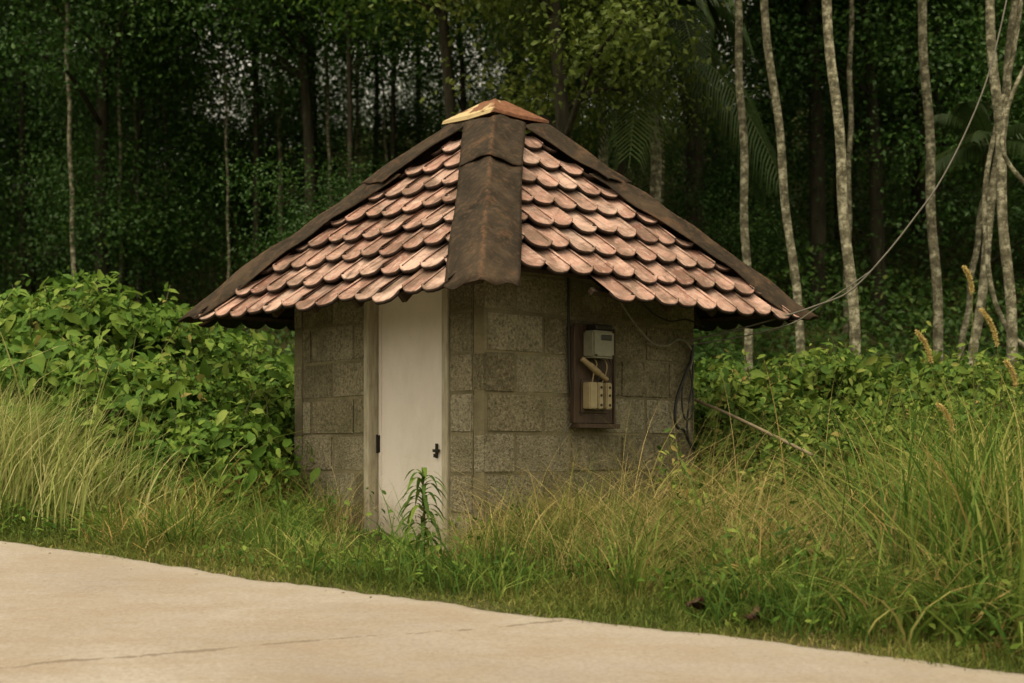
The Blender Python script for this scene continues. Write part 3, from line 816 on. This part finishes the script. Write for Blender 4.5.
thin = ((226, 60, 228, 335, 22), (136, 110, 139, 320, 23), (70, 140, 73, 300, 21), (165, 160, 166, 320, 24), (328, 110, 330, 260, 22), (357, 120, 356, 250, 24), (385, 140, 388, 240, 23), (119, 60, 120, 320, 22), (280, 60, 279, 330, 23), (683, 150, 688, 320, 21), (661, 130, 662, 320, 20), (705, 150, 707, 320, 22), (640, 140, 640, 280, 24), (563, 60, 561, 160, 22))
for i, (x1, y1, x0, y0, d) in enumerate(thin):
    palm('sapling_trunk', 'thin pale sapling trunk glimmering deep in the dark wood', (x1, y1), (x0, y0), d, .026+.008*(i % 3), 9+1.5*(i % 2), areca[i % 2], .7, 'thin pale saplings in the dark wood', .05)

# lianas at far right
def liana(pts, r, label):
    mb = MB(); mb.tube(spline([P(*q) for q in pts], 10), r, 6)
    return tag(mb.build('liana', M['palm_bark'], None, smooth=True), label, 'vine', None)
liana([(1024, -20, 12.8), (1012, 60, 12.8), (1000, 110, 12.8), (985, 190, 12.7), (990, 280, 12.7), (1008, 330, 12.7), (1030, 350, 12.7)], .022, 'bare woody vine hanging in a curve over the crossed palm trunks')
liana([(1040, 40, 12), (1012, 95, 12), (1003, 150, 12), (1030, 190, 12)], .018, 'short looping vine at the far right edge of the wood')

# ------------------------------------------------------------------ undergrowth on the hill (uncountable)
n = 230000
d = rng.uniform(12.5, 41, n); px = rng.uniform(-150, 1180, n)
x = (px-512)/F*d; y = d
hh = rng.random(n)**1.4*np.clip(.5+.6*(vnoise(x, y, 1.4, 3)+.5), .15, 1.6)
pos = np.stack([x, y, gz(x, y)+hh], -1)
ok = st(x, y)[1] > 4.5
pos = pos[ok]; n = len(pos)
ug = obj('undergrowth', leaf_cloud('undergrowth', pos, np.tile([0, -.25, .8], (n, 1)), rng.uniform(.05, .13, n), LEAF2, .6, None, .9, .2), M['floor'])
tag(ug, kind='stuff')

# ------------------------------------------------------------------ shrubs
def shrub(name, label, px, top, d, rx, n, size, mat, tmpl=LEAF6, ry=None, group=None, sprig=14):
    x, y = (px-512)/F*d, d; z0 = float(gz(x, y)); ztop = EYE-(top-HY)/F*d; hgt = ztop-z0; ry = ry or rx
    t = thing(name, label, 'shrub', (x, y, z0), 0, group)
    sm = MB(); cl = []
    for i in range(9):
        a = i*2.4; f = random.uniform(.3, .9)
        e = Vector((math.cos(a)*rx*f, math.sin(a)*ry*f, hgt*random.uniform(.55, .9)))
        sm.tube(spline([Vector((0, 0, -.05)), e*.5+Vector((0, 0, .1)), e], 5), [.014-.001*q for q in range(11)], 5)
    nc = 64
    for i in range(nc):
        a = random.uniform(0, 6.28); f = math.sqrt(random.random()); zz = math.sqrt(max(0, 1-f**2.4))
        hz = random.uniform(.25, 1) if i < nc*.45 else random.uniform(.8, 1.0)
        cl.append((math.cos(a)*rx*f, math.sin(a)*ry*f, hgt*(.12+.80*zz*hz)))
    c = np.array(cl); ii = rng.integers(0, nc, n)
    off = rng.normal(0, 1, (n, 3))*np.array([.14, .14, .055])
    pos = c[ii]+off
    tone = rng.random(nc)[ii]*.4+rng.random(n)*.6
    # upright sprigs give a ragged top
    sp = []
    for i in range(sprig):
        b = np.array(cl[random.randrange(nc)]); b[2] = max(b[2], hgt*.65)
        L = random.uniform(.15, .34); q = np.linspace(0, 1, 9)
        dx, dy = random.uniform(-.25, .25), random.uniform(-.25, .25)
        sp.append(b+np.stack([q*dx*L*2, q*dy*L*2, q*L], -1)+rng.normal(0, .018, (9, 3)))
        sm.tube([Vector(b), Vector(b+np.array([dx*L*2, dy*L*2, L]))], [.005, .003], 4)
    sp = np.concatenate(sp); pos = np.concatenate([pos, sp]); tone = np.concatenate([tone, rng.uniform(.5, 1, len(sp))])
    pos[:, 2] = np.maximum(pos[:, 2], .03)
    nr = np.stack([pos[:, 0]/rx*.5, pos[:, 1]/ry*.5-.15, np.full(len(pos), .75)], -1)
    sm.build('stem', M['stem'], t)
    me = leaf_cloud('foliage', pos, nr, size*np.where(rng.random(len(pos)) < .06, 2.1, rng.uniform(.5, 1.35, len(pos))), tmpl, .55, tone, .62, .30)
    obj('foliage', me, mat, t); return t
LS = [
 ('broad leaved vine mound at the far left edge behind tall pale grass', 15, 288, 11.2, .75, .13),
 ('highest vine covered mound on the left, topped with arching grass blades', 92, 274, 11.0, .62, .13),
 ('vine mound sloping down right of the highest one', 160, 302, 11.0, .55, .12),
 ('vine bush below the left roof corner', 214, 322, 11.2, .50, .12),
 ('vine bush next to the left end of block wall', 246, 362, 10.9, .40, .11),
 ('large leaved bush directly behind the tall pale grass', 60, 335, 10.3, .60, .15),
 ('leafy bush right of the tall pale grass', 138, 360, 10.0, .55, .14),
 ('dark leafy bush in the middle of the left thicket', 200, 385, 9.9, .48, .11),
 ('low bush in front of the left wall corner', 222, 425, 9.5, .40, .10)]
for (lab, px, top, d, r, s) in LS: shrub('vine_shrub', lab, px, top-12, d, r, 4800, s*.66, M['vine'], group=None)
RS_ = [
 ('glossy leaved shrub touching the right end of block wall', 722, 362, 11.0, .48, .12),
 ('shrub standing in front of the first pale palm trunk', 772, 366, 11.0, .45, .12),
 ('tall leafy shrub at the foot of the thickest pale palm', 826, 338, 11.2, .55, .11),
 ('shrub between the thickest palm and the crossed-wire palm', 884, 348, 11.2, .52, .11),
 ('shrub below the upright palm crossed by the wire', 944, 350, 11.0, .52, .11),
 ('shrub at the feet of the crossed leaning palms', 1004, 350, 11.0, .52, .11),
 ('shrub cut off by the right edge of the picture', 1066, 346, 11.0, .55, .11),
 ('low shrub under the leaning dry pole', 742, 425, 10.0, .42, .11),
 ('small leaved shrub just beyond the end of dry pole', 806, 405, 9.8, .50, .085),
 ('small leaved shrub in the middle of the right thicket', 876, 398, 9.7, .52, .085),
 ('shrub among the golden seed plumes', 946, 395, 9.6, .52, .085),
 ('shrub behind the dark green reeds at far right', 1014, 395, 9.4, .52, .09)]
for i_, (lab, px, top, d, r, s) in enumerate(RS_): shrub('leafy_shrub', lab, px, top+(-9, 6, -4, 10, -8, 3)[i_ % 6], d, r, 5000, s*.58, M['shrub'])

# ------------------------------------------------------------------ grass (uncountable)
def stuff(name, me, m): return tag(obj(name, me, m), kind='stuff')
def az_n(n): return rng.uniform(0, 2*np.pi, n)
# short turf along the kerbless road edge
n = 52000
x = rng.uniform(-5.5, 5.2, n); t = rng.uniform(-.035, 1.0, n)**1.0
x, y = edge_xy(x, t); ok = outside_hut(x, y); x, y, t = x[ok], y[ok], t[ok]; n = len(x)
dens = vnoise(x, y, 5, 1)
h = np.clip(.035+.075*np.clip(t/.5, 0, 1)+.03*dens, .02, .2)*rng.uniform(.6, 1.4, n)
stuff('turf', blades('turf', x, y, h, rng.uniform(.2, 1.3, n), az_n(n), rng.uniform(.004, .008, n), None, seg=(0, .4, .75, 1), rnd=np.clip(rng.random(n)*.75+.25*np.exp(-t/.15)+.35*vnoise(x, y, 3, 8), 0, 1)), M['turf'])
# mid-height verge grass
n = 46000
x = rng.uniform(-6, 6, n); t = .22+rng.random(n)**.8*3.6
x, y = edge_xy(x, t); ok = outside_hut(x, y); x, y, t = x[ok], y[ok], t[ok]; n = len(x)
cl = vnoise(x, y, 3.2, 4)
h = np.clip(.15+.22*np.clip((t-.2)/.8, 0, 1)+.20*cl+.09*vnoise(x, y, 8, 41), .04, .62)*rng.uniform(.5, 1.5, n)
h = np.where((x > -1.15) & (x < -.18) & (t > .7), h*.27, h)
stuff('verge_grass', blades('verge_grass', x, y, h, rng.uniform(.2, 1.9, n), az_n(n), rng.uniform(.004, .011, n), None, rnd=np.clip(rng.random(n)*.9+.38*vnoise(x, y, 2.2, 5)+.04, 0, 1)), M['green_grass'])
# broad-leaved weeds in the verge
n = 26000
x = rng.uniform(-6, 5.5, n); t = .25+rng.random(n)*3.0
x, y = edge_xy(x, t); ok = outside_hut(x, y) & (vnoise(x, y, 2.6, 12)+rng.normal(0, .25, n) > .0) & ~((x > -1.1) & (x < -.25) & (t > .6) & (rng.random(n) < .8)); x, y, t = x[ok], y[ok], t[ok]; n = len(x)
pos = np.stack([x, y, gz(x, y)+rng.random(n)*np.clip(.08+.14*t, 0, .34)], -1)
stuff('weeds', leaf_cloud('weeds', pos, np.tile([0, -.1, .8], (n, 1)), rng.uniform(.022, .062, n), LEAF6, .6, rng.random(n)*.9, .62, .1), M['vine'])
n = 30000
x = rng.uniform(.9, 5.4, n); t = .6+rng.random(n)*3.6
x, y = edge_xy(x, t); ok = outside_hut(x, y) & (vnoise(x, y, 3.5, 14)+rng.normal(0, .3, n) > .05); x, y, t = x[ok], y[ok], t[ok]; n = len(x)
pos = np.stack([x, y, gz(x, y)+rng.random(n)**.7*np.clip(.2+.3*t, 0, .85)*(.75+.3*vnoise(x, y, 5, 15))], -1)
stuff('weeds', leaf_cloud('weeds', pos, np.tile([0, -.15, .8], (n, 1)), rng.uniform(.025, .075, n), LEAF6, .7, rng.random(n), .5, .25), M['shrub'])
for i in range(26):
    tx = np.array([random.uniform(-4.2, 3.2)]); tx, ty = edge_xy(tx, np.array([random.uniform(.35, 1.1)]))
    if -1.1 < tx[0] < -.2: continue
    nn = random.randint(60, 150); rr = random.uniform(.05, .13)
    x = tx[0]+rng.normal(0, rr, nn); y = ty[0]+rng.normal(0, rr, nn); hh0 = random.uniform(.25, .55)
    stuff('verge_grass', blades('verge_grass', x, y, hh0*rng.uniform(.5, 1.15, nn), rng.uniform(.3, 1.5, nn), np.arctan2(y-ty[0], x-tx[0])+rng.normal(0, .6, nn), rng.uniform(.005, .011, nn), None, seg=(0, .2, .4, .6, .76, .9, 1), rnd=np.clip(rng.random(nn)*.6+random.uniform(-.2, .4), 0, 1)), M['green_grass'])
n = 700
x = rng.uniform(-4.5, 3.5, n); t = -np.abs(rng.normal(0, .10, n))-rng.uniform(-.05, .02, n)
x, y = edge_xy(x, t)
tet = np.array([(-.5,-.3,0), (.5,-.35,0), (0,.5,0), (.05,0,.45)]); tt_ = np.array([(0,1,3), (1,2,3), (2,0,3), (0,2,1)])
rot = rng.uniform(0, 6.28, n); sz = rng.uniform(.004, .013, n)*np.where(rng.random(n) < .06, 2.2, 1)
tv = tet[None]*np.stack([sz*rng.uniform(.7, 1.5, n), sz, sz*rng.uniform(.4, .9, n)], -1)[:, None, :]
cs, sn = np.cos(rot)[:, None], np.sin(rot)[:, None]
V = np.stack([x[:, None]+tv[..., 0]*cs-tv[..., 1]*sn, y[:, None]+tv[..., 0]*sn+tv[..., 1]*cs, (gz(x, y)+.022)[:, None]+tv[..., 2]], -1)
stuff('gravel', tri_mesh('gravel', V, tt_[None]+(np.arange(n)*4)[:, None, None], {'rnd': np.repeat(rng.random(n), 4)}), M['grit'])
# straw-coloured grass before the two front walls, blown to the right
def straw(nn, xa, xb, ta, tb, h0, h1, seed, mat='straw', wid=(.0025, .005), lean=(.3, 1.2), az0=.3, azs=1.0, name='dry_grass', edge=False):
    x = rng.uniform(xa, xb, nn); t = rng.uniform(ta, tb, nn); x, y = edge_xy(x, t)
    ok = outside_hut(x, y); x, y = x[ok], y[ok]; n = len(x)
    c = np.clip(.65+.5*vnoise(x, y, 4, seed), .2, 1.2)
    h = rng.uniform(h0, h1, n)*c
    return blades(name, x, y, h, rng.uniform(lean[0], lean[1], n), rng.normal(az0, azs, n), rng.uniform(wid[0], wid[1], n), None, seg=(0, .22, .42, .6, .76, .9, 1))
stuff('dry_grass', straw(3900, -.05, 1.9, .75, 2.7, .45, 1.15, 21, az0=.15, azs=1.5, lean=(.3, 1.6)), M['straw'])
stuff('dry_grass', straw(420, .1, 1.8, .9, 2.5, .9, 1.5, 25, az0=3.0, azs=.5, lean=(.7, 1.5)), M['straw'])
stuff('dry_grass', straw(1500, -2.1, -.95, .9, 2.9, .3, .75, 22, az0=1.5, azs=2), M['straw'])
stuff('dry_grass', straw(420, -.3, -.02, .9, 1.75, .25, .6, 23, az0=1.5, azs=2), M['straw'])
# tall grass on the right
stuff('tall_grass', straw(9500, 1.0, 5.6, .55, 4.4, .3, 1.05, 31, 'green_grass', (.005, .012), (.3, 1.8), 1.0, 2.6, 'tall_grass'), M['green_grass'])
stuff('tall_grass', straw(3600, 1.0, 5.2, .7, 4.2, .4, 1.15, 32, 'straw', (.0025, .006), (.2, 1.6), .6, 2.2, 'tall_grass'), M['straw'])
# dark green reeds bottom right
def patch(nn, cx, cy, rx, ry, h0, h1, wid, lean, seed, name, az0=0, azs=3):
    r = rng.normal(0, 1, (nn, 2)); x = cx+r[:, 0]*rx; y = cy+r[:, 1]*ry
    ok = outside_hut(x, y) & (st(x, y)[1] > .3); x, y = x[ok], y[ok]; n = len(x)
    return blades(name, x, y, rng.uniform(h0, h1, n), rng.uniform(lean[0], lean[1], n), rng.normal(az0, azs, n), rng.uniform(wid[0], wid[1], n), None, seg=(0, .2, .4, .6, .76, .9, 1))
stuff('reed_grass', patch(900, 2.30, 6.9, .28, .38, .7, 1.3, (.009, .017), (.1, .9), 1, 'reed_grass'), M['green_grass'])
stuff('reed_grass', patch(420, 2.15, 5.95, .42, .22, .25, .55, (.014, .028), (.6, 1.8), 5, 'reed_grass'), M['green_grass'])
stuff('tall_grass', patch(800, 2.95, 8.3, .45, .5, .9, 1.55, (.007, .014), (.2, 1.2), 6, 'tall_grass'), M['green_grass'])
stuff('tall_grass', patch(260, 2.7, 8.2, .6, .5, .9, 1.5, (.003, .006), (.2, 1.3), 7, 'tall_grass'), M['straw'])
# tall pale grass on the left
stuff('pale_grass', patch(1700, -3.35, 9.15, .38, .42, .65, 1.12, (.006, .012), (.15, .8), 2, 'pale_grass', .3, 1.2), M['pale_grass'])
stuff('pale_grass', patch(500, -2.55, 9.0, .30, .35, .4, .85, (.006, .011), (.3, 1.1), 3, 'pale_grass', .3, 1.2), M['pale_grass'])
# arching blades that poke out of the left thicket
bx = rng.uniform(-4.1, -1.85, 110); by = rng.uniform(9.3, 10.6, 110)
ok = outside_hut(bx, by, .15); bx, by = bx[ok], by[ok]; nb = len(bx)
stuff('pale_grass', blades('pale_grass', bx, by, rng.uniform(.9, 1.7, nb)*np.clip(1.25-.25*(bx+4.1), .6, 1.2), rng.uniform(.25, 1.2, nb), rng.normal(.3, 1.8, nb), rng.uniform(.014, .026, nb), None, seg=(0, .2, .4, .6, .76, .9, 1)), M['pale_grass'])

# golden seed plumes on the right
def plume(px, py, d, lean, L, label):
    tip = P(px, py, d)
    bx, by = tip.x-lean*.35, tip.y; base = Vector((bx, by, float(gz(bx, by))))
    t = thing('plume_grass', label, 'grass plume', base)
    mid = base.lerp(tip, .6)+Vector((-lean*.06, 0, .05))
    ps = spline([Vector((0, 0, -.03)), mid-base, tip-base], 8)
    mb = MB(); mb.tube(ps, [.004-.0001*i for i in range(len(ps))], 5); mb.build('stem', M['straw'], t)
    d0 = (ps[-1]-ps[-4]).normalized(); q = np.linspace(0, 1, 420)*1.45
    ax = np.array(ps[-1])[None]+np.outer(q*L, np.array(d0))+np.outer(q*q*L*.16, np.array([math.copysign(1, lean) if lean else 0, 0, -.9]))
    rad = .009*np.sin(np.pi*np.clip(q/1.45*.92+.06, 0, 1))**.6
    off = rng.normal(0, 1, (420, 3)); off /= np.linalg.norm(off, axis=1)[:, None]
    pos = ax+off*rad[:, None]*.45
    obj('seed_head', leaf_cloud('seed_head', pos, off, np.full(420, .022), LEAF2, .8, None, .5), M['plume'], t)
for (px, py, d, le, L, lab) in [
  (931, 362, 9.0, -.3, .17, 'golden seed plume standing highest, left of the crossed palms'),
  (997, 345, 9.0, -.3, .20, 'golden seed plume rising in front of the crossed palms'),
  (972, 293, 9.3, -.06, .15, 'tallest nearly upright golden seed plume before the crossed palms'),
  (1016, 386, 8.6, -.2, .13, 'golden seed plume near the right edge below the crossed palms'),
  (952, 430, 8.0, -.25, .13, 'golden seed plume arching left above the dark green reeds'),
  (980, 492, 7.4, -.25, .12, 'lowest golden seed plume, drooping inside the dark green reeds')]:
    plume(px, py, d, le, L, lab)
# the upright weed before the door
def upright_weed(px, py_base, d, hgt):
    x, y = (px-512)/F*d, d; z0 = float(gz(x, y))
    t = thing('upright_weed', 'upright dark green weed with narrow drooping leaves before the white door', 'weed', (x, y, z0))
    mb = MB(); mb.tube([(0, 0, -.02), (.01, 0, hgt*.5), (-.005, 0, hgt)], [.008, .006, .003], 6); mb.build('stem', M['stem'], t)
    V = []; T = []; n = 0; RN = []
    for i in range(58):
        f = .25+.75*i/57; a = i*2.399+random.uniform(-.3, .3); L = (.25*(1-.5*(f-.25))*random.uniform(.8, 1.15)); el = .5+.5*f
        px_ = np.array([0, 0, hgt*f]); m = 6; tone = random.random()*.7
        for q in range(m+1):
            g_ = q/m
            c = px_+np.array([math.cos(a)*L*g_*.85, math.sin(a)*L*g_*.85, L*(el*g_-1.25*g_*g_)])
            w = .013*math.sin(math.pi*(.12+.88*g_))**.8 if q < m else .0005
            s = np.array([-math.sin(a), math.cos(a), 0])*w
            V += [c-s, c+s]; RN += [tone]*2
            if q: T += [(n-2, n-1, n+1), (n-2, n+1, n)]
            n += 2
    obj('foliage', tri_mesh('foliage', np.array(V), np.array(T), {'rnd': RN}), M['forest'] if False else M['shrub'], t)
upright_weed(423, 545, 7.7, .52)
# leaning dry pole right of the hut
mb = MB(); mb.tube(spline([P(684, 395, 9.85), P(735, 417, 9.35), P(794, 446, 8.8), P(812, 455, 8.65)], 6), .011, 8)
tag(mb.build('dry_pole', M['pole'], None, smooth=True), 'long dry pole leaning out of the shrubs beside the right wall end', 'pole')
# fallen leaves
def dead_leaf(px, d, s, label, tilt):
    x, y = (px-512)/F*d, d
    V = []; T = []
    m = 9
    for i in range(m):
        f = i/(m-1); w = s*.33*math.sin(math.pi*min(1, .06+f*.92))
        for q in (-1, -.5, 0, .5, 1):
            V.append((f*s-s/2, q*w, .22*abs(q)*w+.18*s*math.sin(f*3.1)+.015*math.sin(f*9+q*4)))
    me = tri_mesh('fallen_leaf', np.array(V), grid_tris(np.arange(m*5).reshape(m, 5)), {'rnd': np.random.default_rng(int(px)).random(len(V))}, smooth=True)
    o = obj('fallen_leaf', me, M['dead']); o.location = (x, y, float(gz(x, y))+.07); o.rotation_euler = (tilt, .2, px*.01)
    md = o.modifiers.new('thick', 'SOLIDIFY'); md.thickness = .002
    tag(o, label, 'leaf')
dead_leaf(697, 6.35, .12, 'large dark red dead leaf lying in turf below the dry grass', -.5)
dead_leaf(756, 6.15, .12, 'dark brown curled dead leaf in turf nearest the road', -.7)
dead_leaf(606, 7.2, .15, 'reddish dead leaf caught in dry grass before the block wall', -.6)

# ------------------------------------------------------------------ light, sky, camera
w = bpy.data.worlds.new('World'); sc.world = w; w.use_nodes = True; nt = w.node_tree; nt.nodes.clear()
SUN_EL, SUN_AZ = R(66), R(200)
sky = nt.nodes.new('ShaderNodeTexSky'); sky.sky_type = 'NISHITA'; sky.sun_disc = False
sky.sun_elevation = SUN_EL; sky.sun_rotation = SUN_AZ; sky.dust_density = 5; sky.air_density = 1.0
hs = nt.nodes.new('ShaderNodeHueSaturation'); hs.inputs['Saturation'].default_value = .12
tint = nt.nodes.new('ShaderNodeMix'); tint.data_type = 'RGBA'; tint.blend_type = 'MULTIPLY'; tint.inputs[0].default_value = 1
tint.inputs[7].default_value = (1.62, 1.47, 1.10, 1)
bg = nt.nodes.new('ShaderNodeBackground'); bg.inputs[1].default_value = .15
out = nt.nodes.new('ShaderNodeOutputWorld')
nt.links.new(sky.outputs[0], hs.inputs['Color']); nt.links.new(hs.outputs[0], tint.inputs[6])
nt.links.new(tint.outputs[2], bg.inputs[0]); nt.links.new(bg.outputs[0], out.inputs[0])
sl = bpy.data.lights.new('sun', 'SUN'); sl.energy = .8; sl.angle = R(40); sl.color = (1, .88, .66)
so = bpy.data.objects.new('sun', sl); COL.objects.link(so)
# direction towards the sun: elevation SUN_EL, behind the camera and slightly left
sd = Vector((-.34*math.cos(SUN_EL), -.94*math.cos(SUN_EL), math.sin(SUN_EL)))
so.rotation_euler = sd.to_track_quat('Z', 'Y').to_euler(); so.location = (0, 0, 30)

cam = bpy.data.cameras.new('camera'); co = bpy.data.objects.new('camera', cam); COL.objects.link(co)
cam.sensor_width = 36; cam.lens = 36*F/1024; cam.shift_y = (HY-341.5)/1024
cam.clip_end = 2000; cam.dof.use_dof = True; cam.dof.focus_distance = 8.6; cam.dof.aperture_fstop = 2.2
co.location = (0, 0, EYE); co.rotation_euler = (R(90), 0, 0)
sc.camera = co
vs = sc.view_settings; vs.view_transform = 'Standard'; vs.look = 'None'; vs.gamma = 1; vs.exposure = .20
sc.render.engine = 'CYCLES'
sc.cycles.use_denoising = True
sc.cycles.max_bounces = 8; sc.cycles.diffuse_bounces = 4; sc.cycles.transmission_bounces = 3
